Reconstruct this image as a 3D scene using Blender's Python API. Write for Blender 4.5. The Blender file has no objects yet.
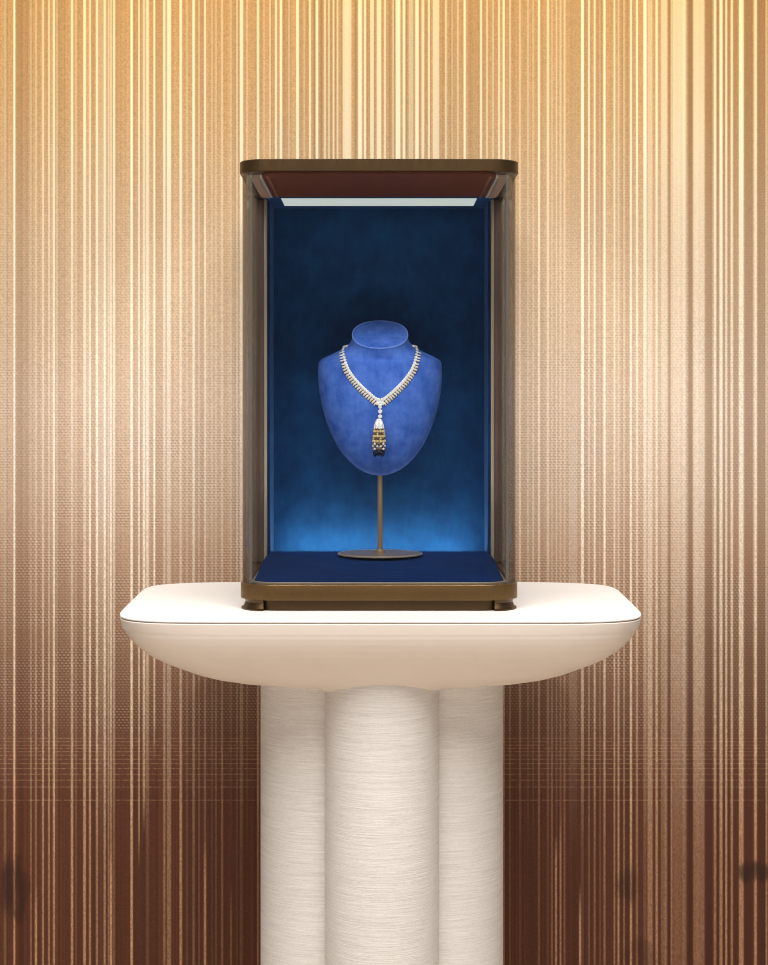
import bpy, bmesh, math, random
import numpy as np
from mathutils import Vector, Matrix
from mathutils.bvhtree import BVHTree
from mathutils import noise as mnoise

random.seed(7)
rng = np.random.default_rng(11)
SC = bpy.context.scene
COL = SC.collection
PI = math.pi

# ---------------------------------------------------------------- units
# One design unit is 1.5 mm.  The eye level of the camera is EYE; "h" heights are
# measured from it, "d" depths from the camera, both in design units.
U = 0.0015
EYE = 1.3135
FRONT = 1750.0            # distance of the front of the glass case


def W(x, d, h):
    return Vector((x * U, (d - FRONT) * U, EYE + h * U))


FLOOR_H = -EYE / U
TABLE_H = -211.5


def lin(c):
    c = c / 255.0
    return c / 12.92 if c <= 0.04045 else ((c + 0.055) / 1.055) ** 2.4


def rgb(r, g, b, a=1.0):
    return (lin(r), lin(g), lin(b), a)


# ---------------------------------------------------------------- object helpers
def link(o, parent=None):
    COL.objects.link(o)
    if parent is not None:
        o.parent = parent
        o.matrix_parent_inverse = Matrix.Identity(4)
    return o


def tag(o, label=None, cat=None, group=None, kind=None):
    if label: o['label'] = label
    if cat: o['category'] = cat
    if group: o['group'] = group
    if kind: o['kind'] = kind
    return o


def empty(name, loc, label, cat, group=None):
    o = bpy.data.objects.new(name, None)
    o.empty_display_size = 0.05
    o.location = loc
    link(o)
    return tag(o, label, cat, group)


def make(name, bm, mat, parent=None, smooth=True, angle=35):
    """link a bmesh, written in world metres, as one object; origin follows its parent"""
    bmesh.ops.recalc_face_normals(bm, faces=bm.faces)
    if parent is not None:
        off = parent_world(parent)
        bmesh.ops.translate(bm, verts=bm.verts, vec=-off)
    me = bpy.data.meshes.new(name)
    bm.to_mesh(me)
    bm.free()
    mats = mat if isinstance(mat, (list, tuple)) else [mat]
    for m in mats:
        me.materials.append(m)
    if smooth:
        me.polygons.foreach_set('use_smooth', [True] * len(me.polygons))
        me.set_sharp_from_angle(angle=math.radians(angle))
    o = bpy.data.objects.new(name, me)
    return link(o, parent)


def parent_world(p):
    v = Vector((0, 0, 0))
    while p is not None:
        v += p.location
        p = p.parent
    return v


def add_box(bm, x0, x1, d0, d1, h0, h1, bevel=0.0, seg=2):
    a, b = W(x0, d0, h0), W(x1, d1, h1)
    r = bmesh.ops.create_cube(bm, size=1.0)
    vs = r['verts']
    for v in vs:
        v.co = Vector(((a.x + b.x) / 2 + v.co.x * (b.x - a.x),
                       (a.y + b.y) / 2 + v.co.y * (b.y - a.y),
                       (a.z + b.z) / 2 + v.co.z * (b.z - a.z)))
    if bevel:
        es = list({e for v in vs for e in v.link_edges})
        bmesh.ops.bevel(bm, geom=es, offset=bevel * U, segments=seg, profile=0.6, affect='EDGES')


def loft(bm, rings, closed=True, cap0=True, cap1=True):
    """rings: list of equally long lists of world vectors"""
    vr = [[bm.verts.new(p) for p in r] for r in rings]
    n = len(vr[0])
    for i in range(len(vr) - 1):
        for j in range(n if closed else n - 1):
            k = (j + 1) % n
            bm.faces.new((vr[i][j], vr[i][k], vr[i + 1][k], vr[i + 1][j]))
    if closed and cap0: bm.faces.new(vr[0][::-1])
    if closed and cap1: bm.faces.new(vr[-1])
    return vr


def rrect(x0, x1, d0, d1, rx, rd, rb=4.0, n=14):
    """plan outline: front corners (small d) elliptical rx/rd, back corners rb"""
    pts = []
    for (cx, cd, ax, ad, a0) in ((x1 - rx, d0 + rd, rx, rd, -90), (x1 - rb, d1 - rb, rb, rb, 0),
                                 (x0 + rb, d1 - rb, rb, rb, 90), (x0 + rx, d0 + rd, rx, rd, 180)):
        for k in range(n + 1):
            a = math.radians(a0 + 90 * k / n)
            pts.append((cx + ax * math.cos(a), cd + ad * math.sin(a)))
    return pts


def slab(bm, outline, prof):
    """outline(inset)-> plan pts; prof: list of (h, inset) from bottom to top"""
    loft(bm, [[W(x, d, h) for x, d in outline(i)] for h, i in prof])


# ---------------------------------------------------------------- materials
def new_mat(name):
    m = bpy.data.materials.new(name)
    m.use_nodes = True
    nt = m.node_tree
    for n in list(nt.nodes): nt.nodes.remove(n)
    out = nt.nodes.new('ShaderNodeOutputMaterial')
    return m, nt, out


class NB:
    """tiny node builder"""
    def __init__(s, nt): s.nt = nt

    def n(s, t, **kw):
        nd = s.nt.nodes.new(t)
        for k, v in kw.items(): setattr(nd, k, v)
        return nd

    def put(s, sock, v):
        if isinstance(v, bpy.types.NodeSocket): s.nt.links.new(v, sock)
        else: sock.default_value = v

    def math(s, op, a, b=0.0, c=None, clamp=False):
        nd = s.n('ShaderNodeMath', operation=op, use_clamp=clamp)
        s.put(nd.inputs[0], a); s.put(nd.inputs[1], b)
        if c is not None: s.put(nd.inputs[2], c)
        return nd.outputs[0]

    def mix(s, f, a, b, blend='MIX'):
        nd = s.n('ShaderNodeMix', data_type='RGBA', blend_type=blend)
        s.put(nd.inputs[0], f); s.put(nd.inputs[6], a); s.put(nd.inputs[7], b)
        return nd.outputs[2]

    def maprange(s, v, a, b, c=0.0, d=1.0, smooth=False):
        nd = s.n('ShaderNodeMapRange', interpolation_type='SMOOTHSTEP' if smooth else 'LINEAR')
        s.put(nd.inputs[0], v)
        for i, q in enumerate((a, b, c, d)): s.put(nd.inputs[i + 1], q)
        return nd.outputs[0]

    def ramp(s, f, stops, interp='LINEAR'):
        nd = s.n('ShaderNodeValToRGB')
        cr = nd.color_ramp
        cr.interpolation = interp
        while len(cr.elements) < len(stops): cr.elements.new(0.5)
        for e, (p, c) in zip(cr.elements, stops):
            e.position = p; e.color = c
        s.put(nd.inputs[0], f)
        return nd.outputs[0]

    def noise(s, vec, scale, detail=2.0, rough=0.5):
        nd = s.n('ShaderNodeTexNoise')
        s.put(nd.inputs['Vector'], vec)
        nd.inputs['Scale'].default_value = scale
        nd.inputs['Detail'].default_value = detail
        nd.inputs['Roughness'].default_value = rough
        return nd.outputs['Fac']

    def mapping(s, vec, scale=(1, 1, 1)):
        nd = s.n('ShaderNodeMapping')
        s.put(nd.inputs['Vector'], vec)
        nd.inputs['Scale'].default_value = scale
        return nd.outputs[0]

    def bump(s, height, strength=0.3, dist=0.001):
        nd = s.n('ShaderNodeBump')
        s.put(nd.inputs['Height'], height)
        nd.inputs['Strength'].default_value = strength
        nd.inputs['Distance'].default_value = dist
        return nd.outputs[0]


def principled(nb, out, color, rough=0.5, metal=0.0, normal=None, sheen=0.0, sheen_tint=None,
               spec=0.5, emis=None, estr=0.0, coat=0.0):
    p = nb.n('ShaderNodeBsdfPrincipled')
    nb.put(p.inputs['Base Color'], color)
    nb.put(p.inputs['Roughness'], rough)
    nb.put(p.inputs['Metallic'], metal)
    p.inputs['Specular IOR Level'].default_value = spec
    if normal is not None: nb.put(p.inputs['Normal'], normal)
    if sheen:
        p.inputs['Sheen Weight'].default_value = sheen
        p.inputs['Sheen Roughness'].default_value = 0.45
        if sheen_tint: p.inputs['Sheen Tint'].default_value = sheen_tint
    if emis:
        p.inputs['Emission Color'].default_value = emis
        p.inputs['Emission Strength'].default_value = estr
    if coat: p.inputs['Coat Weight'].default_value = coat
    nb.nt.links.new(p.outputs[0], out.inputs[0])
    return p


def objcoord(nb):
    return nb.n('ShaderNodeTexCoord').outputs['Object']


def mat_bronze(name, c, rough=0.32, metal=0.9, brush=(900, 900, 60)):
    m, nt, out = new_mat(name); nb = NB(nt)
    oc = objcoord(nb)
    f = nb.noise(nb.mapping(oc, brush), 1.0, 3)
    f2 = nb.noise(oc, 14.0, 3)
    k = nb.math('ADD', nb.math('MULTIPLY', f, 0.35), nb.math('MULTIPLY', f2, 0.35))
    col = nb.mix(k, tuple(x * 0.72 for x in c[:3]) + (1,), tuple(min(1, x * 1.35) for x in c[:3]) + (1,))
    r = nb.maprange(f, 0.3, 0.7, rough - 0.06, rough + 0.08)
    principled(nb, out, col, r, metal)
    return m


def mat_velvet(name, c, c2, scale=26.0, sheen=0.35, tint=(0.25, 0.45, 1, 1)):
    m, nt, out = new_mat(name); nb = NB(nt)
    oc = objcoord(nb)
    f = nb.noise(oc, scale, 4, 0.62)
    g = nb.noise(oc, 900.0, 2)
    h = nb.noise(nb.mapping(oc, (160, 160, 40)), 1.0, 3)
    k = nb.math('ADD', nb.math('MULTIPLY', f, 0.75), nb.math('MULTIPLY', h, 0.25))
    col = nb.mix(nb.maprange(k, 0.34, 0.66), c, c2)
    principled(nb, out, col, 0.95, 0.0, nb.bump(g, 0.25, 0.0006), sheen, tint, spec=0.12)
    return m


def mat_plain(name, c, rough=0.5, metal=0.0, noise=0.06, scale=40.0, spec=0.5, bump=0.0):
    m, nt, out = new_mat(name); nb = NB(nt)
    oc = objcoord(nb)
    f = nb.noise(oc, scale, 3)
    col = nb.mix(f, tuple(x * (1 - noise) for x in c[:3]) + (1,), tuple(min(1, x * (1 + noise)) for x in c[:3]) + (1,))
    nrm = nb.bump(nb.noise(oc, scale * 12, 3), bump, 0.0006) if bump else None
    principled(nb, out, col, rough, metal, nrm, spec=spec)
    return m


def mat_glass(name):
    m, nt, out = new_mat(name); nb = NB(nt)
    tr = nb.n('ShaderNodeBsdfTransparent'); tr.inputs[0].default_value = (0.975, 0.985, 0.98, 1)
    gl = nb.n('ShaderNodeBsdfGlossy'); gl.inputs['Roughness'].default_value = 0.015
    gl.inputs[0].default_value = (0.80, 0.76, 0.72, 1)
    fr = nb.n('ShaderNodeFresnel'); fr.inputs[0].default_value = 1.33
    mx = nb.n('ShaderNodeMixShader')
    nt.links.new(nb.math('MULTIPLY', fr.outputs[0], 0.7), mx.inputs[0])
    nt.links.new(tr.outputs[0], mx.inputs[1]); nt.links.new(gl.outputs[0], mx.inputs[2])
    nt.links.new(mx.outputs[0], out.inputs[0])
    return m


def mat_emit(name, c, strength):
    m, nt, out = new_mat(name); nb = NB(nt)
    f = nb.noise(objcoord(nb), 30.0, 2)
    e = nb.n('ShaderNodeEmission')
    nb.put(e.inputs[0], nb.mix(f, tuple(x * 0.95 for x in c[:3]) + (1,), c))
    e.inputs[1].default_value = strength
    nt.links.new(e.outputs[0], out.inputs[0])
    return m


def mat_gem(name, c, rough=0.08, metal=0.0, spec=1.0):
    m, nt, out = new_mat(name); nb = NB(nt)
    f = nb.noise(objcoord(nb), 600.0, 2)
    col = nb.mix(f, tuple(x * 0.8 for x in c[:3]) + (1,), c)
    principled(nb, out, col, rough, metal, spec=spec, coat=0.6)
    return m


def mat_plaster(name):
    """hand-combed plaster with fine horizontal ridges"""
    m, nt, out = new_mat(name); nb = NB(nt)
    oc = objcoord(nb)
    a = nb.noise(nb.mapping(oc, (14, 14, 520)), 1.0, 3, 0.55)
    b = nb.noise(nb.mapping(oc, (40, 40, 900)), 1.0, 2, 0.5)
    c = nb.noise(nb.mapping(oc, (220, 220, 420)), 1.0, 2)
    k = nb.math('ADD', nb.math('ADD', nb.math('MULTIPLY', a, 0.55), nb.math('MULTIPLY', b, 0.3)), nb.math('MULTIPLY', c, 0.25))
    col = nb.mix(nb.maprange(k, 0.38, 0.7), rgb(212, 207, 202), rgb(236, 232, 228))
    principled(nb, out, col, 0.75, 0.0, nb.bump(k, 0.5, 0.002), spec=0.3)
    return m


BRONZE = mat_bronze('aged_bronze', rgb(120, 92, 58), 0.34, 0.85)
BRONZE_DARK = mat_bronze('dark_bronze', rgb(84, 64, 40), 0.38, 0.8)
PALE_BRONZE = mat_plain('pale_satin_bronze', rgb(206, 184, 158), 0.35, 0.45, 0.1, 30.0)
RAIL = mat_plain('satin_bronze_rail', rgb(220, 184, 160), 0.4, 0.2, 0.1, 30.0)
RAIL_GLINT = mat_plain('rail_glint_white', rgb(250, 244, 236), 0.3, 0.1, 0.05, 30.0)  # near-white, painted highlight of the ceiling rail
COPPER = mat_plain('copper_strip', rgb(170, 110, 80), 0.35, 0.4, 0.1, 30.0)
POST = mat_bronze('grey_bronze', rgb(128, 106, 98), 0.4, 0.5)
BRASS_ROD = mat_plain('brushed_brass', rgb(172, 144, 112), 0.35, 0.5, 0.1, 30.0)
SILVER_TRIM = mat_bronze('pale_metal_trim', rgb(196, 186, 174), 0.25, 0.9)
CEIL_BROWN = mat_plain('brown_leather', rgb(122, 64, 36), 0.6, 0.0, 0.12, 60.0, 0.2)
NAVY = mat_velvet('navy_velvet', rgb(11, 56, 102), rgb(21, 76, 128), 22.0, 0.12)
NAVY_FLOOR = mat_velvet('navy_velvet_floor', rgb(9, 40, 92), rgb(14, 52, 110), 22.0, 0.08)
BUSTBLUE = mat_velvet('blue_suede', rgb(46, 86, 176), rgb(82, 120, 206), 34.0, 0.12, (0.4, 0.55, 1, 1))
GLASS = mat_glass('clear_glass')
LIGHT_PANEL = mat_emit('light_diffuser', rgb(224, 232, 226), 0.75)
LED = mat_emit('led_bar', rgb(255, 248, 240), 30.0)
LACQUER = mat_plain('white_lacquer', rgb(246, 243, 239), 0.42, 0.0, 0.02, 20.0, 0.4)
LACQUER_BODY = mat_plain('ivory_lacquer', rgb(234, 224, 214), 0.5, 0.0, 0.025, 24.0, 0.35)
GROOVE = mat_plain('shadow_gap_grey', rgb(186, 176, 166), 0.6)
PLASTER = mat_plaster('combed_plaster')
DIAMOND = mat_gem('diamond', (0.97, 0.96, 0.95, 1), 0.15, 0.1)
GOLD = mat_gem('yellow_gold', rgb(244, 216, 158), 0.2, 0.2, 0.5)
SAPPHIRE = mat_gem('dark_sapphire', rgb(12, 18, 44), 0.12)
RUBYGOLD = mat_gem('warm_gem', rgb(244, 232, 208), 0.12, 0.1)
BROWNBEAD = mat_gem('brown_bead', rgb(112, 78, 46), 0.25)

# ---------------------------------------------------------------- the woven wall
WALL_D = 2112.0
SW = FRONT / WALL_D          # one design unit on the wall covers SW picture points
# Yarn list: centre and width along the wall in picture points (379 = axis of the case), then the
# amount of pale yarn at the top, the middle and the foot of the cloth, with the height where a
# yarn surfaces or ends when it does not run all the way.
Y = []


def yarn(c, w, t, m=None, b=None, y0=None, y1=None):
    if m is None: m = t * 0.7
    if b is None: b = m * 0.6
    Y.append((c, w, t, m, b, y0, y1))


for a in [(5, 3, .22, .2, .2), (14.3, 2.2, 1.0, .95, .75), (31, 1.6, .3, .25, .4), (36, 1.6, .35, .4, .3), (36, 2.2, 0, 0, .75, 888), (43, 2.2, .6, .45, .6),
          (49, 1.8, .6, .35, .6), (54, 2.2, .85, .9, .75), (57, 1.3, .25, .2, .1), (72, 2.5, .85, .4, .8),
          (76, 1.4, .35, .2, .2), (84.5, 3, .85, .45, .75), (90, 2.1, .7, 1.0, .65), (97, 2.0, .85, 1.0, .55),
          (104.7, 2.4, .75, .95, .6), (108.6, 1.3, .5, .5, .5), (111, 2.0, .5, .9, .5), (111, 2.2, 0, 0, .9, 850),
          (114, 2.0, .9, .6, .25), (102, 14, .22, .25, .05), (131.6, 2.6, 1.0, .95, 1.0), (139, 1.7, .8, .85, .6, None, 868),
          (144, 2.6, .6, .9, .6, None, 832), (147.5, 3, .7, .7, .12), (154.3, 1.8, .95, 1.0, .5, None, 760), (164.3, 2.6, .85, .45, .5),
          (169, 4.6, .85, .35, .5), (180.7, 2.6, .9, .4, .85), (187, 1.4, .3, .3, .2), (193.6, 2.6, 1.0, .6, .3),
          (199, 1.5, .35, .3, .2), (205, 2.2, .75, .45, .25), (205, 2.6, 0, 0, .75, 840), (212, 1.6, .3, .3, .1), (216, 1.5, .3, .3, .22),
          (222, 1.7, .45, .4, .35), (231, 1.5, .3, .35, 0), (231, 1.6, 0, 0, .35, 885), (237, 1.6, .5, .45, .1), (241.5, 3.6, .85, .5, .12),
          (247, 1.4, .3, .4, 0),
          (258, 2.2, .9), (264, 1.4, .3), (270, 1.4, .55), (276, 2.2, .78), (281, 2.6, .92), (289, 1.5, .3), (297.5, 3, .95), (304, 1.5, .3),
          (310, 1.7, .95), (317, 2.8, .9), (325, 1.7, .65), (329, 1.7, .6), (333.5, 1.7, .65), (337.5, 1.7, .6), (347, 9.5, .85),
          (347, 4, .2), (360, 4.2, .92), (365, 2.2, .85), (372, 4, .7), (379, 5, .78), (385, 2.5, .6), (393, 2, .35), (398, 5, .95), (404, 2.8, .9),
          (411, 5, .38), (417, 4, .88), (423, 3, .7), (429, 2.2, .72), (436, 7, .6), (446, 2.2, .5), (452, 1.5, .35), (458, 1.8, .4),
          (464.7, 2.3, .95), (481, 2.2, .8), (487, 1.5, .6), (493, 1.8, .45), (499, 1.8, .72), (503.7, 2.2, .95), (510, 2, .4),
          (520, 2, .4, .6, .1), (528, 2, .35, .4, 0), (533, 1.5, .3, .5, 0), (539, 2.2, .85, .55, .25), (548, 2.6, .62, .45, .1), (552, 1.6, .3, .3, .4),
          (556.5, 1.8, .45, .4, .1), (556, 2.0, 0, 0, .8, 835), (560.5, 1.8, .45, .35, .15), (560.5, 1.8, 0, 0, .6, 815), (564.5, 2, .5, .3, .3),
          (573, 9, .05, .3, 0), (582.5, 3.2, 1.0, .95, .1), (580, 2.2, 0, 0, .98, 889), (589, 1.7, .92, .4, .3), (594.7, 2.0, .75, .85, .35),
          (600, 1.2, .3, .3, .25), (604.5, 2.4, 1.0, .95, .4), (614.4, 1.8, .82, .62, .55), (618.5, 2.0, .3, .3, .75), (624, 1.6, .35, .35, .5),
          (631, 2.3, .85, .85, .95), (637, 2.2, .88, .5, .4), (645, 3.6, .98, .6, .2), (650, 5.5, .4, .62, .62), (656.7, 2.6, .85, .72, .75),
          (664, 7, .5, .3, .3), (665.5, 2, .1, .1, .3), (671.5, 1.7, .4, .3, .65), (679, 14, .78, .45, .3), (684.5, 5, .35, .3, .2),
          (698.5, 11.5, .78, .62, .42), (704, 1.6, .3, .3, .2), (715, 2.8, .82, .8, .5), (721, 3.2, .92, .92, .62), (726.2, 2.1, .75, .82, .75),
          (731.8, 2.4, .68, .8, .5), (741.2, 5, .95, .95, .65), (755.5, 2.8, .75, .95, .72), (766.5, 2, .3, .35, .55)]:
    yarn(*a)
DARK = [(22.5, 12, .35), (140.5, 1.0, .4), (285, 8, .15), (314.3, 1.4, .5), (321.6, 1.6, .6), (327, 1.0, .4), (335.5, 1.0, .4), (355.6, 1.8, .6), (367.5, 1.4, .5),
        (389.5, 1.6, .5), (395, 1.2, .4), (406.3, 1.3, .55), (419.6, 1.3, .6), (430.7, 1.0, .4), (451, 1.0, .3), (472.5, 10, .2),
        (505.8, 1, .4), (549.5, 1.2, .3), (573, 9, .2), (601, 1.4, .3), (627, 6, .12), (657.8, 1, .4), (669.6, 2.4, .7), (690.4, 4.0, .75), (708.6, 7, .65),
        (718.0, 2.6, .6), (723.9, 2, .6), (728.9, 2.2, .6), (735.5, 4.5, .5), (748.6, 8.5, .68), (761.5, 7, .7)]
# beyond the edges of the picture the cloth carries on with the same kind of yarns
for lo, hi in ((-330, 0), (768, 1100)):
    x = lo + 4.0
    while x < hi - 4:
        w = random.choice([1.6, 2.0, 2.2, 2.6, 3.2, 5.0])
        yarn(x, w, random.uniform(.4, 1), random.uniform(.3, 1), random.uniform(.2, .8))
        if random.random() < 0.3: DARK.append((x + w + 1, random.uniform(1.2, 5), random.uniform(.3, .6)))
        x += w + random.uniform(2, 10)


def build_wall():
    px = np.arange(-330, 1100.01, 0.72)
    z_top, z_bot = 2.75, 0.0
    ys = np.concatenate([np.linspace(-760, 0, 9)[:-1], np.linspace(0, 1004, 84), [1148.0]])
    # picture heights -> world heights on the wall plane
    hz = EYE + (400.0 - ys) / SW * U
    hz[0] = z_top; hz[-1] = z_bot
    nx, ny = len(px), len(ys)
    pale = np.zeros((ny, nx)); dark = np.zeros((ny, nx))
    ycol = ys[:, None]
    for c, w, t, m, b, y0, y1 in Y:
        g = np.clip((w * 0.46 + 0.35 - np.abs(px - c)) / 0.8, 0, 1)
        if 640 < c < 768: m, b = m * 0.78, b * 0.85
        if w > 9: t, m, b = t * 0.72, m * 0.85, b * 0.85
        if g.max() <= 0: continue
        v = np.interp(ys, [150, 520, 730, 860], [t, m, (m + b) / 2, b])[:, None]
        if y0 is not None:
            v = v * np.clip((ycol - y0) / 26.0, 0, 1)
        if y1 is not None:
            v = v * np.clip((y1 - ycol) / 40.0, 0, 1)
        pale = 1 - (1 - pale) * (1 - np.clip(g[None, :] * v, 0, 1))
    for c, w, t in DARK:
        g = np.clip((w / 2 + 0.5 - np.abs(px - c)) / 0.9, 0, 1)
        dark = np.maximum(dark, g[None, :] * t)
    hair = rng.random(nx)
    hair = 0.6 * hair + 0.4 * np.roll(hair, 1)
    hair2 = np.repeat(rng.random(nx // 5 + 2), 5)[:nx]
    B = np.broadcast_to((0.6 * hair + 0.4 * hair2)[None, :], (ny, nx))
    xw = (px - 379.0) / SW * U
    yw = (WALL_D - FRONT) * U
    co = np.zeros((ny, nx, 3))
    co[..., 0] = xw[None, :]; co[..., 1] = yw; co[..., 2] = hz[:, None]
    idx = np.arange(ny * nx).reshape(ny, nx)
    quads = np.stack([idx[1:, :-1], idx[1:, 1:], idx[:-1, 1:], idx[:-1, :-1]], -1).reshape(-1, 4)
    # a real wall has thickness: four sides and a back
    xa, xb, back = xw[0], xw[-1], yw + 0.12
    extra = np.array([[xa, back, z_top], [xb, back, z_top], [xb, back, z_bot], [xa, back, z_bot]])
    N = ny * nx
    ver = np.concatenate([co.reshape(-1, 3), extra])
    me = bpy.data.meshes.new('wall_back')
    faces = quads.tolist()
    tl, tr, br, bl = idx[0, 0], idx[0, -1], idx[-1, -1], idx[-1, 0]
    faces += [[N + 1, N, N + 3, N + 2],
              [N, N + 1] + idx[0, ::-1].tolist(), idx[-1, :].tolist()[::-1][::-1] + [N + 2, N + 3],
              idx[:, 0].tolist() + [N + 3, N], idx[::-1, -1].tolist() + [N + 1, N + 2]]
    me.from_pydata(ver.tolist(), [], faces)
    at = me.attributes.new('yarn', 'FLOAT_COLOR', 'POINT')
    cols = np.ones((N + 4, 4))
    cols[:N, 0] = pale.reshape(-1); cols[:N, 1] = dark.reshape(-1); cols[:N, 2] = B.reshape(-1)
    at.data.foreach_set('color', cols.astype(np.float32).reshape(-1))
    me.validate(); me.update()
    o = bpy.data.objects.new('wall_back', me)
    link(o)
    tag(o, 'wall covered in vertically striped gold to brown woven fabric', 'wall', kind='structure')

    m, nt, out = new_mat('ombre_woven_fabric'); nb = NB(nt)
    a = nb.n('ShaderNodeAttribute', attribute_name='yarn')
    sep = nb.n('ShaderNodeSeparateColor'); nt.links.new(a.outputs['Color'], sep.inputs[0])
    P_, D_, H_ = sep.outputs[0], sep.outputs[1], sep.outputs[2]
    oc = objcoord(nb)
    sx = nb.n('ShaderNodeSeparateXYZ'); nt.links.new(oc, sx.inputs[0])
    X, Z = sx.outputs[0], sx.outputs[2]
    zt = EYE + 400.0 / SW * U; zb = EYE + (400.0 - 965.0) / SW * U
    f = nb.maprange(Z, zt, zb)                  # 0 at the top of what is seen .. 1 at its foot

    def p(y): return y / 965.0
    base = nb.ramp(f, [(0, rgb(178, 132, 74)), (p(110), rgb(182, 142, 92)), (p(230), rgb(188, 156, 120)), (p(330), rgb(192, 164, 134)), (p(400), rgb(198, 171, 146)),
                       (p(490), rgb(190, 162, 136)), (p(560), rgb(172, 139, 113)), (p(650), rgb(136, 102, 78)), (p(730), rgb(112, 74, 55)),
                       (p(800), rgb(94, 53, 34)), (1, rgb(88, 48, 29))])
    palec = nb.ramp(f, [(0, rgb(232, 212, 158)), (p(200), rgb(240, 226, 196)), (p(450), rgb(255, 245, 230)), (p(600), rgb(252, 236, 212)),
                        (p(720), rgb(246, 218, 184)), (p(840), rgb(232, 182, 142)), (1, rgb(226, 174, 134))])
    # hair-fine warp threads
    hair = nb.maprange(H_, 0.15, 0.85, 0.84, 1.15)
    hv = nb.n('ShaderNodeCombineColor')
    for i, q in enumerate((1.0, 0.97, 0.94)):
        nb.put(hv.inputs[i], nb.math('MULTIPLY', hair, 1.0))
    c = nb.mix(1.0, base, hv.outputs[0], 'MULTIPLY')
    rust = nb.maprange(nb.noise(nb.mapping(oc, (230, 1, 0.25)), 1.0, 2), 0.55, 0.7)
    grain = nb.noise(nb.mapping(oc, (330, 1, 420)), 1.0, 2)
    gv = nb.maprange(grain, 0.25, 0.75, 0.80, 1.2)
    cg = nb.n('ShaderNodeCombineColor')
    for i in range(3): nb.put(cg.inputs[i], gv)
    c = nb.mix(1.0, c, cg.outputs[0], 'MULTIPLY')
    c = nb.mix(nb.math('MULTIPLY', rust, nb.maprange(f, 0.45, 0.85, 0.10, 0.32)), c, nb.mix(0.55, base, rgb(172, 92, 60)))
    # golden weft: fine dashes that are dense half way down and run out near the foot
    period = 2.7 / SW * U
    row = nb.math('FLOOR', nb.math('DIVIDE', Z, period))
    fr = nb.math('FRACT', nb.math('DIVIDE', Z, period))
    shift = nb.math('MULTIPLY', nb.math('MODULO', nb.math('ABSOLUTE', row), 2.0), 0.5)
    ck = nb.math('FRACT', nb.math('ADD', nb.math('DIVIDE', X, 3.9 / SW * U), shift))
    dash = nb.math('MULTIPLY', nb.math('LESS_THAN', fr, 0.5), nb.math('LESS_THAN', ck, 0.55))
    patch = nb.maprange(nb.noise(nb.mapping(oc, (9, 1, 26)), 1.0, 3), 0.35, 0.65, 0.25, 1.0)
    amt = nb.ramp(f, [(0, (.02,) * 3 + (1,)), (p(200), (.16,) * 3 + (1,)), (p(330), (.30,) * 3 + (1,)), (p(480), (.50,) * 3 + (1,)), (p(620), (.55,) * 3 + (1,)),
                      (p(725), (.46,) * 3 + (1,)), (p(742), (0, 0, 0, 1))])
    wf = nb.math('MULTIPLY', nb.math('MULTIPLY', dash, patch), amt)
    c = nb.mix(wf, c, nb.mix(0.35, base, palec))
    dk = nb.math('MULTIPLY', nb.math('MULTIPLY', nb.math('GREATER_THAN', fr, 0.55), nb.math('GREATER_THAN', ck, 0.4)), nb.math('MULTIPLY', amt, 1.0))
    c = nb.mix(nb.math('MULTIPLY', dk, patch), c, nb.mix(1.0, base, (0.46, 0.38, 0.34, 1), 'MULTIPLY'))
    # last single weft threads before the cloth turns plain
    lines = [738, 741.5, 745, 748, 751.5, 755, 759, 763.5, 768.5, 774, 780, 787, 800]
    st = [(0.0, (0, 0, 0, 1))]
    for y in lines:
        st += [((y - 0.45 - 730) / 80, (1, 1, 1, 1)), ((y + 0.45 - 730) / 80, (0, 0, 0, 1))]
    zl0 = EYE + (400.0 - 730.0) / SW * U; zl1 = EYE + (400.0 - 810.0) / SW * U
    ln = nb.ramp(nb.maprange(Z, zl0, zl1), st, 'CONSTANT')
    gate = nb.math('MULTIPLY', nb.math('LESS_THAN', f, p(808)), nb.math('GREATER_THAN', f, p(732)))
    brk = nb.maprange(nb.noise(nb.mapping(oc, (240, 1, 300)), 1.0, 1), 0.4, 0.55, 0.15, 0.8)
    lf = nb.math('MULTIPLY', nb.math('MULTIPLY', ln, gate), nb.math('MULTIPLY', brk, 0.42))
    c = nb.mix(lf, c, rgb(206, 160, 120))
    # dark and pale warp yarns
    c = nb.mix(nb.math('MULTIPLY', D_, 0.9), c, nb.mix(1.0, base, (0.50, 0.44, 0.40, 1), 'MULTIPLY'))
    twist = nb.noise(nb.mapping(oc, (500, 1, 260)), 1.0, 2)
    tw = nb.maprange(twist, 0.32, 0.68, 0.48, 1.0)
    tw = nb.math('MAXIMUM', tw, nb.maprange(f, 0.15, 0.6, 1.0, 0.0))
    c = nb.mix(nb.math('MULTIPLY', P_, tw), c, palec)
    # dark dye blots low on the cloth
    def blot(px_, py_, rx, ry, amt_):
        x0 = (px_ - 379) / SW * U; z0 = EYE + (400 - py_) / SW * U
        dx = nb.math('DIVIDE', nb.math('SUBTRACT', X, x0), rx / SW * U)
        dz = nb.math('DIVIDE', nb.math('SUBTRACT', Z, z0), ry / SW * U)
        r2 = nb.math('ADD', nb.math('MULTIPLY', dx, dx), nb.math('MULTIPLY', dz, dz))
        n = nb.noise(nb.mapping(oc, (70, 1, 14)), 1.0, 3)
        r2 = nb.math('ADD', r2, nb.maprange(n, 0.3, 0.7, -0.45, 0.55))
        return nb.math('MULTIPLY', nb.maprange(r2, 0.1, 1.2, 1.0, 0.0, True), amt_)
    for q in [(15, 890, 17, 38, .72), (626, 884, 14, 22, .5), (755, 872, 20, 13, .8), (640, 955, 22, 18, .35)]:
        c = nb.mix(blot(*q), c, rgb(48, 24, 16))
    bh = nb.math('ADD', nb.math('MULTIPLY', H_, 0.5), nb.math('ADD', nb.math('MULTIPLY', P_, 0.8), nb.math('MULTIPLY', wf, 0.8)))
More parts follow.
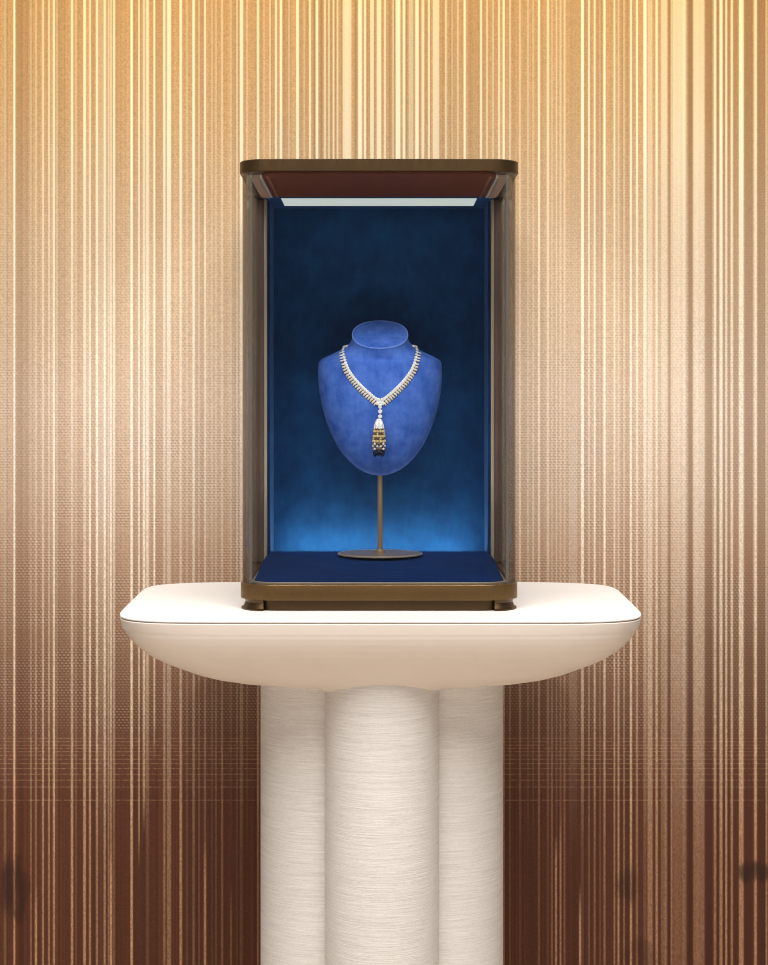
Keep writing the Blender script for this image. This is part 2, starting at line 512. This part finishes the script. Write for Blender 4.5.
    principled(nb, out, c, 0.55, 0.0, nb.bump(bh, 0.15, 0.0005), spec=0.25, sheen=0.08)
    me.materials.append(m)
    return o


build_wall()
bm = bmesh.new()
add_box(bm, -1150, 1150, -600, WALL_D + 80, FLOOR_H - 60, FLOOR_H)
fl = make('floor', bm, mat_plain('pale_stone_floor', rgb(214, 190, 164), 0.45, 0, 0.06, 6.0), None, False)
tag(fl, 'pale stone floor under the white pedestal', 'floor', kind='structure')

# ---------------------------------------------------------------- pedestal
TX, TD = 1.5, 1852.0          # axis of the table
table = empty('display_pedestal', W(TX, TD, FLOOR_H),
              'ivory console pedestal with bowl shaped top on a ribbed lobed column', 'pedestal')


def spow(v, e): return math.copysign(abs(v) ** e, v)


NT = 192
def table_r(th, inset=0.0):
    """plan radius of the table top in direction th (0 = right, -90 = front)"""
    a, b, n = 263.0 - inset, 176.5 - inset, 7.5
    c, s = abs(math.cos(th)), abs(math.sin(th))
    return ((c / a) ** n + (s / b) ** n) ** (-1.0 / n)


def plan(th, r):
    x = r * math.cos(th); d = r * math.sin(th)
    x *= 1.0 + 0.016 * d / 175.0          # a little wider to the back
    if d > 120: d += 14 * ((d - 120) / 55.0) * (1 - min(1, abs(x) / 250.0) ** 2)
    return x, d


def col_r(th):
    lob = []
    for cth, cd, ro in ((0, 66.5, 61.7), (PI, 66.5, 61.7), (-PI / 2, 66, 58.4), (PI / 2, 66, 58.4)):
        ph = math.atan2(math.sin(th - cth), math.cos(th - cth))
        q = ro * ro - (cd * math.sin(ph)) ** 2
        if q > 0 and math.cos(ph) > 0:
            lob.append(cd * math.cos(ph) + math.sqrt(q))
    m = max(lob)
    return m + math.log(sum(math.exp((l - m) / 1.6) for l in lob)) * 1.6


THS = [2 * PI * k / NT for k in range(NT)]


def ring_table(inset, h):
    o = []
    for th in THS:
        x, d = plan(th, table_r(th, inset))
        o.append(W(TX + x, TD + d, h))
    return o


bm = bmesh.new()
loft(bm, [ring_table(2.0, TABLE_H - 2.3), ring_table(0.6, TABLE_H - 2.1), ring_table(0.0, TABLE_H - 1.4), ring_table(0.1, TABLE_H - 0.6),
          ring_table(0.8, TABLE_H - 0.1), ring_table(2.5, TABLE_H)])
make('tabletop', bm, LACQUER, table, True, 50)
bm = bmesh.new()
loft(bm, [ring_table(1.8, TABLE_H - 3.4), ring_table(1.8, TABLE_H - 2.2)])
make('shadow_gap', bm, GROOVE, table)

BP = [(0.0, 80), (0.3, 79), (0.45, 79), (0.55, 75.5), (0.65, 69.5), (0.72, 63.5), (0.78, 56.5), (0.84, 49.5), (0.88, 43.5), (0.91, 38), (0.94, 31.0), (0.962, 24.5), (0.978, 18.4), (0.984, 15.0), (0.986, 14.2)]


def bowl_h(rho):
    return -float(np.interp(rho, [p[0] for p in BP], [p[1] for p in BP]))


bm = bmesh.new()
rings = [ring_table(4.0, TABLE_H - 3.2), ring_table(0.6, TABLE_H - 3.3), ring_table(0.1, TABLE_H - 4.0), ring_table(2.2, TABLE_H - 13.4)]
NR = 56
for k in range(1, NR + 1):
    t = 1 - math.cos(PI / 2 * k / NR)           # crowd the rings near the rim
    ring = []
    for th in THS:
        r0, rc = table_r(th), col_r(th) - 1.5
        rt = r0 * 0.986
        r = rt + (rc - rt) * t
        h = bowl_h(r / r0)
        gap = r - rc
        fil = 26.0
        if gap < fil:                            # the underside flares down into the column
            q = 1 - gap / fil
            h -= 5.5 * q * q
        x, d = plan(th, r)
        ring.append(W(TX + x, TD + d, TABLE_H + h))
    rings.append(ring)
loft(bm, rings)
make('bowl', bm, LACQUER_BODY, table, True, 40)

CX = 3.0
bm = bmesh.new()
rings = []
for h in np.linspace(FLOOR_H + 14, TABLE_H - 50, 60):
    rings.append([W(CX + col_r(th) * math.cos(th), TD + col_r(th) * math.sin(th), h) for th in THS])
loft(bm, rings)
make('column', bm, PLASTER, table, True, 60)
bm = bmesh.new()
loft(bm, [[W(CX + (col_r(th) + e) * math.cos(th), TD + (col_r(th) + e) * math.sin(th), h) for th in THS]
          for h, e in ((FLOOR_H, 5), (FLOOR_H + 12, 5), (FLOOR_H + 14, 3))])
make('foot_ring', bm, BRONZE, table)

# ---------------------------------------------------------------- glass case
case = empty('display_case', W(0, 1920, TABLE_H), 'upright glass vitrine with bronze cap and base and blue velvet inside', 'display case')
HW = 138.0
BACK = 2088.0
LIP, CEIL = -185.0, 228.0


def case_plan(hw, d0, d1, rx, rd):
    return lambda i: rrect(-hw + i, hw - i, d0 + i, d1 - i, max(2, rx - i), max(2, rd - i), max(1, 5 - i))


bm = bmesh.new()      # cap, dished below so that the lining shows
slab(bm, case_plan(141.2, 1748, BACK, 30, 28), [(CEIL + 0.9, 3), (CEIL + 0.9, 0.6), (CEIL + 1.5, 0), (CEIL + 12.2, 0), (CEIL + 13, 0.9)])
make('top_cap', bm, BRONZE_DARK, case)
bm = bmesh.new()      # base frame
slab(bm, case_plan(140.6, 1749.6, BACK, 34, 30), [(LIP - 15.5, 2.2), (LIP - 15.5, 0.6), (LIP - 14.9, 0), (LIP - 0.6, 0), (LIP, 0.7), (LIP, 8.8), (LIP - 3, 9)])
make('base_frame', bm, BRONZE, case)
bm = bmesh.new()
slab(bm, case_plan(129.8, 1758.8, 1999, 31, 25), [(LIP - 2.5, 0), (LIP + 1.0, 0), (LIP + 1.5, 0.5), (LIP + 1.5, 2.4), (LIP + 1.0, 2.9), (LIP - 1.0, 2.9)])
make('inner_trim', bm, PALE_BRONZE, case)
bm = bmesh.new()
slab(bm, case_plan(133, 1755.6, BACK - 8, 34, 30), [(TABLE_H + 0.1, 0), (LIP - 15, 0)])
make('plinth', bm, BRONZE_DARK, case)
for sx in (-1, 1):
    for d0, d1 in ((1752.5, 1792), (BACK - 40, BACK - 2)):
        bm = bmesh.new()
        # a corner foot: quarter-round outside, flared towards the table
        fr = d0 < 1800
        rings = []
        for h, e in ((TABLE_H + 0.05, 0.2), (TABLE_H + 1.2, 0.0), (TABLE_H + 2.0, 2.0), (LIP - 19, 4.2), (LIP - 15.2, 3.0)):
            pts = []
            if fr:
                for k in range(13):
                    a = math.radians(90 * k / 12)
                    pts.append((sx * (116 + (24 - e) * math.cos(a)), 1782 - (30.5 - e) * math.sin(a)))
                pts += [(sx * 116, 1790), (sx * (140 - e), 1790)]
            else:
                pts = [(sx * (140 - e), d0), (sx * (140 - e), d1 - e), (sx * 116, d1 - e), (sx * 116, d0)]
            rings.append([W(x, d, h) for x, d in pts])
        loft(bm, rings)
        make('foot', bm, BRONZE_DARK, case)

# glass: one sheet bent round the two front corners
def u_path(hw, d0, d1, rx, rd, n=14):
    p = [(-hw, d1)]
    for k in range(n + 1):
        a = math.radians(180 + 90 * k / n)
        p.append((-hw + rx + rx * math.cos(a), d0 + rd + rd * math.sin(a)))
    for k in range(n + 1):
        a = math.radians(270 + 90 * k / n)
        p.append((hw - rx + rx * math.cos(a), d0 + rd + rd * math.sin(a)))
    p.append((hw, d1))
    return p


bm = bmesh.new()
outer = u_path(138.8, 1751.4, 1992, 32, 28)
inner = u_path(135.0, 1755.2, 1992, 28, 24)
loopp = outer + inner[::-1]
loft(bm, [[W(x, d, h) for x, d in loopp] for h in (LIP + 0.02, CEIL + 0.88)])
make('glass', bm, GLASS, case, True, 40)

for sx in (-1, 1):
    bm = bmesh.new()
    a, b = sorted((sx * 128.2, sx * 139.6))
    add_box(bm, a, b, 1992.2, 2001, LIP + 0.5, CEIL, 0.6)
    make('corner_post', bm, POST, case)
    bm = bmesh.new()
    a, b = sorted((sx * 127.2, sx * 130.8))
    add_box(bm, a, b, 1987.5, 1992.0, LIP + 1.2, CEIL, 0.7)
    make('post_trim', bm, PALE_BRONZE, case)
    # sloped bronze rail under the cap
    bm = bmesh.new()
    prof = [(133.0, CEIL + 1), (130.6, CEIL - 1.6), (123.5, CEIL - 2.6), (121.2, CEIL - 1.6), (121.2, CEIL + 1)]
    loft(bm, [[W(sx * x, d, h) for x, h in prof] for d in (1781, 1957)])
    make('ceiling_rail', bm, RAIL, case, True, 20)
    bm = bmesh.new()
    a, b = sorted((sx * 119.0, sx * 121.0))
    add_box(bm, a, b, 1778, 1957, CEIL - 2.2, CEIL + 1, 0.3)
    make('rail_highlight', bm, RAIL_GLINT, case, False)  # white strip painting the bright reflection line beside the rail
    bm = bmesh.new()
    a, b = sorted((sx * 111.5, sx * 114.5))
    add_box(bm, a, b, 1778, 1956, CEIL - 1.7, CEIL + 1, 0.4)
    make('copper_strip', bm, COPPER, case, False)

bm = bmesh.new()
add_box(bm, -139.6, -129, 2001.2, BACK - 0.2, LIP, CEIL)
add_box(bm, 129, 139.6, 2001.2, BACK - 0.2, LIP, CEIL)
add_box(bm, -139.6, 139.6, 2080, BACK - 0.1, LIP, CEIL)
make('housing', bm, BRONZE_DARK, case, False)
bm = bmesh.new()
add_box(bm, -128.9, 128.9, 2074, 2079.9, LIP + 0.2, CEIL - 0.2)
make('back_lining', bm, NAVY, case, False)
for sx in (-1, 1):
    bm = bmesh.new()
    a, b = sorted((sx * 124.6, sx * 128.9))
    add_box(bm, a, b, 1999.2, 2073.9, LIP + 0.2, CEIL - 0.2, 0.5)
    make('side_lining', bm, NAVY, case, False)
def pad_plan(i):
    p = rrect(-126.7 + i, 126.7 - i, 1761.9 + i, 2029 - i * 0.2, 28 - i, 22 - i, 1.5)
    out = []
    for a, b in zip(p, p[1:] + p[:1]):          # extra points along the straight sides
        n = max(1, int(math.hypot(b[0] - a[0], b[1] - a[1]) / 24))
        out += [(a[0] + (b[0] - a[0]) * k / n, a[1] + (b[1] - a[1]) * k / n) for k in range(n)]
    return [(max(-124.4, min(124.4, x)) if d > 1986 else x, d) for x, d in out]


# floor pad: rounded front edge, ends short of the back so that the light slot stays open
bm = bmesh.new()
slab(bm, lambda i: pad_plan(i),
     [(LIP + 0.9, 0.6), (LIP + 9.2, 0), (LIP + 9.5, 0.4)])
for v in bm.verts:      # the top slopes down to the front lip
    d = v.co.y / U + FRONT
    if v.co.z > EYE + (LIP + 5) * U and d < 1930:
        v.co.z -= U * 8.2 * min(1, (1930 - d) / 160.0)
make('floor_pad', bm, NAVY_FLOOR, case, True, 60)
bm = bmesh.new()
add_box(bm, -112, 112, 2048, 2057, LIP + 0.9, LIP + 3.4, 0.3)
make('light_bar', bm, LED, case, False)
# ceiling inside
bm = bmesh.new()
slab(bm, lambda i: rrect(-118.9 + i, 118.9 - i, 1757 + i, 1956 - i, 14, 20, 0.5), [(CEIL - 0.9, 0.3), (CEIL - 0.6, 0), (CEIL + 0.85, 0)])
make('ceiling_panel', bm, CEIL_BROWN, case, False)
bm = bmesh.new()
add_box(bm, -128, 128, 1956.2, 2074, CEIL - 1.0, CEIL + 1.5, 0.3)
make('ceiling_lining', bm, NAVY, case, False)
bm = bmesh.new()
add_box(bm, -110, 110, 1970, 2040, CEIL - 1.8, CEIL - 0.9, 0.2)
make('light_panel', bm, LIGHT_PANEL, case, False)

# ---------------------------------------------------------------- bust
PAD_H = LIP + 9.5
BX, BD = 1.2, 1983.0
bust = empty('jewelry_bust', W(BX, BD, PAD_H), 'blue suede necklace bust on a thin brass stand', 'bust')


def lathe(bm, prof, cx, cd, n=48):
    loft(bm, [[W(cx + r * math.cos(2 * PI * k / n), cd + r * math.sin(2 * PI * k / n), h) for k in range(n)] for r, h in prof])


bm = bmesh.new()
lathe(bm, [(45, PAD_H), (47.3, PAD_H + 0.4), (47.6, PAD_H + 1.4), (46.8, PAD_H + 2.1), (30, PAD_H + 2.3), (6, PAD_H + 2.4), (5.2, PAD_H + 3)], BX, BD, 72)
make('stand_base', bm, BRASS_ROD, bust, True, 30)
bm = bmesh.new()
lathe(bm, [(46.9, PAD_H + 0.2), (48.2, PAD_H + 0.6), (48.4, PAD_H + 1.5), (47.6, PAD_H + 2.3), (46.4, PAD_H + 2.4), (46.2, PAD_H + 1.2)], BX, BD, 72)
make('base_rim', bm, PALE_BRONZE, bust)
bm = bmesh.new()
lathe(bm, [(5.4, PAD_H + 2.3), (5.4, PAD_H + 4.5), (3.0, PAD_H + 7), (2.9, -78)], BX, BD, 24)
make('stand_rod', bm, BRASS_ROD, bust)

# rings of the bust: (h, d centre, half width, front depth, back depth, forward tilt in degrees)
SB = 0.885
def hb(y): return (400 - y) / SB


NB_ = 72
rows = []
prof = [  # picture height, half width (pts), front depth, back depth
    (475.5, 3.0, 4, 3), (475.0, 7, 7, 4.5), (473.5, 12.5, 10, 6), (470, 20, 14, 8), (464, 28, 18, 10), (456, 36, 22, 11.5), (446, 43, 26, 13), (434, 49, 29.5, 14),
    (420, 54.5, 32, 14.5), (405, 58.5, 33, 15), (392, 61, 33, 15), (380, 62, 32, 15), (372, 62.2, 31, 15), (367, 62, 30.2, 15)]
for y, w, f, b in prof:
    rows.append((hb(y), 0.0, w / SB, f, b, 0.0))
# shoulders, then a neck that leans forward and is cut at a slant
neck = [(363.5, 0, 61.6, 29.6, 15, 2), (361, 0, 60.6, 29.2, 15.4, 4), (358.8, 0, 58.0, 28.8, 16, 6.5), (356.6, 0, 53.8, 28.4, 17, 9.5), (354.2, -0.6, 48.0, 28, 18.6, 13),
        (351.8, -1.2, 42.2, 27.8, 20.2, 16.5), (349.4, -2, 37.0, 27.8, 21.8, 20), (346.8, -2.8, 32.8, 28, 23.4, 23.5), (344, -3.6, 30, 28.4, 25, 26.5), (341, -4.4, 28.6, 28.8, 26.4, 29.5),
        (338, -5, 28.0, 29.2, 28, 32), (336, -5.4, 27.9, 29.6, 29, 33.5), (335.0, -5.6, 27.9, 29.8, 29.4, 34)]
for y, dc, w, f, b, t in neck:
    rows.append((hb(y), dc, w / SB, f, b, t))
def bust_ring(h, dc, w, f, b, tilt, k=1.0, up=0.0):
    pts = []
    ct, st = math.cos(math.radians(tilt)), math.sin(math.radians(tilt))
    for j in range(NB_):
        a = 2 * PI * j / NB_
        x = w * k * spow(math.cos(a), 0.92)
        s = math.sin(a)
        d = (b if s > 0 else f) * k * spow(s, 0.92)
        dd = dc + d * ct - up * st
        hh = h + d * st + up * ct
        pts.append(W(BX + x, BD + dd, hh))
    return pts


rings = [bust_ring(*r) for r in rows]
last = rows[-1]
rings += [bust_ring(*last, k=0.985, up=0.9), bust_ring(*last, k=0.955, up=1.1), bust_ring(*last, k=0.9, up=0.7), bust_ring(*last, k=0.8, up=0.6), bust_ring(*last, k=0.5, up=0.7)]
bm = bmesh.new()
loft(bm, rings)
bmesh.ops.recalc_face_normals(bm, faces=bm.faces)
bm.normal_update()
BVH = BVHTree.FromBMesh(bm)
make('bust_form', bm, BUSTBLUE, bust, True, 60)

# paler tube painting the worn edge's highlight round the slanted neck top
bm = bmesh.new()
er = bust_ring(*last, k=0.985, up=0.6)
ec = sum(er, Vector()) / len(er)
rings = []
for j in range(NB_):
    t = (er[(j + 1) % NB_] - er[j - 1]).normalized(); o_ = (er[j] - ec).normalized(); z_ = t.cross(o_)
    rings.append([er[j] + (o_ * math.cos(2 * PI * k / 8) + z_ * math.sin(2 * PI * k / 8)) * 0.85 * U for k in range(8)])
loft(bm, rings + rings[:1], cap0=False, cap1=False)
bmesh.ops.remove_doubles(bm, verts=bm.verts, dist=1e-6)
make('neck_edge_highlight', bm, mat_velvet('highlight_blue_suede', rgb(96, 132, 214), rgb(120, 152, 224), 34.0, 0.2), bust)

# ---------------------------------------------------------------- necklace
neckl = empty('necklace', W(BX, BD - 32, hb(402)), 'diamond and gold collar necklace with a long beaded tassel, worn by the blue bust', 'necklace')


def cut_gem(rad, mat, long=1.0):
    """round brilliant (long=1) or marquise: crown up +Z, length along +X"""
    bm = bmesh.new()
    n = 8
    def ring(r, z): return [Vector((r * math.cos(2 * PI * (k + .5) / n) * long, r * math.sin(2 * PI * (k + .5) / n), z)) for k in range(n)]
    loft(bm, [ring(rad * 0.18, -rad * 0.5), ring(rad, 0.0), ring(rad, rad * 0.12), ring(rad * 0.6, rad * 0.5)])
    me = bpy.data.meshes.new('gem')
    bmesh.ops.recalc_face_normals(bm, faces=bm.faces)
    bm.to_mesh(me); bm.free()
    me.materials.append(mat)
    return me


NECK0 = neckl.location.copy()
ME_RND = cut_gem(2.15 * U, DIAMOND)
ME_BIG = cut_gem(2.6 * U, DIAMOND)
ME_MARQ = cut_gem(1.25 * U, RUBYGOLD, 1.9)
ME_GOLD = cut_gem(0.95 * U, GOLD, 1.0)


def place(name, me, pos, zaxis, xaxis, parent=neckl, base=NECK0, lab=None):
    z = zaxis.normalized()
    x = (xaxis - z * xaxis.dot(z)).normalized()
    y = z.cross(x)
    o = bpy.data.objects.new(name, me)
    o.matrix_local = Matrix(((x.x, y.x, z.x, 0), (x.y, y.y, z.y, 0), (x.z, y.z, z.z, 0), (0, 0, 0, 1)))
    o.location = pos - base
    link(o, parent)
    if lab: o['label'] = lab
    return o


def on_bust(px, py):
    """point of the bust front at this width and height"""
    x = (px - 379) / SB; h = (400 - py) / SB
    o = W(BX + x, BD - 120, h)
    hit, nrm, _, _ = BVH.ray_cast(o, Vector((0, 1, 0)))
    if hit is None:
        hit, nrm, _, _ = BVH.find_nearest(W(BX + x, BD - 5, h))
    if nrm.y > 0 and nrm.dot(Vector((0, -1, 0))) < -0.2: nrm = -nrm
    return hit, nrm


right = [(379, 402.5), (385, 397.5), (392, 391.6), (399, 385), (405, 378), (410.2, 370.5), (413.6, 362), (415.6, 354), (415.2, 349), (413.0, 344.6)]
def resample(pts, step):
    out = [Vector(pts[0]).to_2d() if False else Vector((pts[0][0], pts[0][1]))]
    acc = 0.0
    for a, b in zip(pts, pts[1:]):
        a, b = Vector(a), Vector(b)
        L = (b - a).length
        t = step - acc
        while t <= L:
            out.append(a + (b - a) * (t / L)); t += step
        acc = (acc + L) % step if False else L - (t - step)
    return out


for sx in (1, -1):
    pts = resample([(379 + sx * (x - 379), y) for x, y in right], 2.75)
    prev = None
    pos3 = []
    for i, q in enumerate(pts):
        hit, nrm = on_bust(q.x, q.y)
        pos3.append((hit, nrm))
    for i, (hit, nrm) in enumerate(pos3):
        if i == 0 and sx == -1: continue
        nxt = pos3[min(i + 1, len(pos3) - 1)][0]; prv = pos3[max(i - 1, 0)][0]
        tan = (nxt - prv).normalized()
        side = nrm.cross(tan).normalized()
        if side.z > 0: side = -side               # towards the hem of the collar
        if i == 0: side = Vector((0, 0, -1))
        place('diamond', ME_RND, hit + nrm * 1.3 * U, nrm, tan)
        f = i / (len(pos3) - 1)
        if f < 0.9:
            ln = 1.0 - 0.45 * f
            g = place('marquise_drop', ME_MARQ, hit + nrm * 1.2 * U + side * (3.5 - 0.5 * f) * U, nrm, side + tan * 0.35 * 1, lab='pale gold pointed stone on the outer row' if i == 1 else None)
            if f < 0.72:
                place('gold_bead', ME_GOLD, hit + nrm * 1.0 * U + side * (6.0 - 1.4 * f) * U, nrm, side)

# thin chain behind the neck
bm = bmesh.new()
pl, nl = on_bust(343.4, 347.5); pr, nr = on_bust(414.6, 347.5)
cen = (pl + pr) / 2
chain = []
for k in range(33):
    a = PI * k / 32
    p_ = Vector((cen.x + math.cos(a) * (pr.x - pl.x) / 2, cen.y + math.sin(a) * 36 * U, cen.z + math.sin(a) * 12 * U))
    hit, nrm, _, _ = BVH.find_nearest(p_)
    chain.append(hit + nrm * 1.2 * U)
n = 8
rings = []
for i, c in enumerate(chain):
    t = (chain[min(i + 1, 32)] - chain[max(i - 1, 0)]).normalized()
    u_ = t.cross(Vector((0, 0, 1))).normalized(); v_ = t.cross(u_)
    rings.append([c + (u_ * math.cos(2 * PI * k / n) + v_ * math.sin(2 * PI * k / n)) * 1.5 * U for k in range(n)])
loft(bm, rings)
make('chain', bm, DIAMOND, neckl)

# cluster where the two sides meet
for px_, py_ in ((377.2, 399.6), (380.9, 399.6), (376.4, 403.4), (379, 405.6), (381.6, 403.4)):
    hit, nrm = on_bust(px_, py_)
    place('cluster_diamond', ME_RND, hit + nrm * 2.0 * U, nrm, Vector((1, 0, 0)))

# pendant: two stones, cap and tassel
def front_point(py, lift):
    hit, nrm = on_bust(379, py)
    return hit + Vector((0, -lift * U, 0)), nrm


for py, me in ((407, ME_RND), (411.3, ME_BIG), (416.3, ME_BIG)):
    p_, nrm = front_point(py, 2.0)
    place('pendant_diamond', me, p_, Vector((0, -1, 0.15)), Vector((1, 0, 0)))
p0, _ = front_point(419, 0)
ax_y = min(front_point(y, 0)[0].y for y in (419, 430, 440, 452)) - 8.0 * U
def zz(y): return EYE + hb(y) * U


bm = bmesh.new()
prof_ = [(1.2, 418.3), (2.6, 418.8), (3.6, 420.5), (4.7, 423), (5.6, 426), (5.9, 428), (5.2, 428.3)]
rings = [[Vector((math.cos(2 * PI * k / 20) * r * (0.94 + 0.12 * (k % 2)) * U, ax_y + math.sin(2 * PI * k / 20) * r * (0.94 + 0.12 * (k % 2)) * U, zz(y))) for k in range(20)] for r, y in prof_]
loft(bm, rings)
make('tassel_cap', bm, DIAMOND, neckl, True, 20)
NS = 11
for k in range(NS):
    a = 2 * PI * (k + 0.5) / NS - PI / 2
    bmg, bms, bmd, bmk = bmesh.new(), bmesh.new(), bmesh.new(), bmesh.new()
    off = random.uniform(-0.5, 0.5)
    ys_ = np.arange(428.2, 448.5, 2.45)
    for i, y in enumerate(ys_):
        rr = 5.0 + 1.3 * min(1, i / 5)
        c = Vector((math.cos(a) * rr * U, ax_y + math.sin(a) * rr * U, zz(y + off)))
        if i >= 6: tgt, rad = (bms if (i + k) % 2 else bmk), 1.5
        elif i % 2 == 1: tgt, rad = bmg, 1.75
        else: tgt, rad = (bmk if (i + k) % 4 else bmg), 1.35
        bmesh.ops.create_icosphere(tgt, subdivisions=1, radius=rad * U, matrix=Matrix.Translation(c))
    rr = 5.6
    yl = 449.5 + off + (1.6 if k % 2 else 0)
    c0 = Vector((math.cos(a) * rr * 0.9 * U, ax_y + math.sin(a) * rr * 0.9 * U, zz(yl)))
    n = 8
    loft(bmd, [[c0 + Vector((math.cos(2 * PI * j / n) * r * U, math.sin(2 * PI * j / n) * r * U, z * U)) for j in range(n)] for r, z in ((0.3, 1.2), (1.7, -0.8), (1.9, -2.4), (1.2, -4.2), (0.2, -5.2))])
    st = make('tassel_strand', bmg, GOLD, neckl, True, 20)
    make('silver_bead', bms, DIAMOND, st, True, 20)
    make('brown_bead', bmk, BROWNBEAD, st, True, 20)
    make('dark_drop', bmd, SAPPHIRE, st, True, 20)

# ---------------------------------------------------------------- camera
cam = bpy.data.cameras.new('camera')
cam.sensor_fit = 'AUTO'; cam.sensor_width = 36.0
cam.lens = 36.0 * 1750.0 / 965.0
cam.shift_x = 5.0 / 965.0
cam.shift_y = -82.5 / 965.0
cam.clip_start = 0.05
co = bpy.data.objects.new('camera', cam)
co.location = (0, -FRONT * U, EYE)
co.rotation_euler = (PI / 2, 0, 0)
link(co)
SC.camera = co

# ---------------------------------------------------------------- light
def area(name, loc, aim, sx, sy, power, color, spread=180):
    l = bpy.data.lights.new(name, 'AREA')
    l.shape = 'RECTANGLE'; l.size = sx; l.size_y = sy
    l.energy = power; l.color = color; l.spread = math.radians(spread)
    o = bpy.data.objects.new(name, l)
    o.location = loc
    o.rotation_euler = (Vector(aim) - Vector(loc)).to_track_quat('-Z', 'Y').to_euler()
    return link(o)


def spot(name, loc, aim, power, color, deg, blend=1.0, radius=0.01):
    l = bpy.data.lights.new(name, 'SPOT')
    l.energy = power; l.color = color; l.spot_size = math.radians(deg); l.spot_blend = blend
    l.shadow_soft_size = radius
    o = bpy.data.objects.new(name, l)
    o.location = loc
    o.rotation_euler = (Vector(aim) - Vector(loc)).to_track_quat('-Z', 'Y').to_euler()
    return link(o)


area('ceiling_wall_washer', (0, -0.75, 3.0), (0, 0.5, 1.3), 2.6, 0.3, 7, (1.0, 0.95, 0.88))
area('ceiling_fill', (0, -1.6, 3.3), (0, 0.0, 1.0), 2.8, 1.6, 112, (1.0, 0.985, 0.965))
area('low_bounce', (0, -2.2, 0.02), (0, 0.0, 0.9), 2.2, 0.9, 22, (1.0, 0.95, 0.90))
for sx in (-1, 1):
    spot('case_spot', W(sx * 62, 1800, CEIL - 6), W(sx * 4, BD - 15, -5), 1.9, (1.0, 0.97, 0.95), 44, 1.0, 0.012)

    spot('wall_glow_fill', (sx * 0.75, -1.3, 3.3), (sx * 0.30, 0.54, 1.19), 140, (1.0, 0.98, 0.95), 14.5, 1.0, 0.04)  # added lamp imitating light thrown off the glass sides onto the wall
    spot('tabletop_fill', (sx * 0.3, -0.15, 3.3), (sx * 0.28, 0.12, 1.0), 38, (1.0, 0.98, 0.95), 20, 1.0, 0.04)  # unseen lamp added to brighten the tabletop where the case blocks the fill

wd = bpy.data.worlds.new('world'); SC.world = wd
wd.use_nodes = True
bg = wd.node_tree.nodes['Background']
bg.inputs[0].default_value = (1.0, 0.96, 0.92, 1)
bg.inputs[1].default_value = 0.22

SC.view_settings.view_transform = 'Standard'
SC.view_settings.look = 'None'
SC.view_settings.gamma = 1.0
SC.view_settings.use_curve_mapping = False
SC.view_settings.exposure = 0.0
SC.cycles.pixel_filter_type = 'BLACKMAN_HARRIS'
SC.cycles.filter_width = 1.05
SC.cycles.max_bounces = 10
SC.cycles.transparent_max_bounces = 16
SC.cycles.caustics_reflective = False
SC.cycles.caustics_refractive = False
SC.cycles.sample_clamp_indirect = 4.0
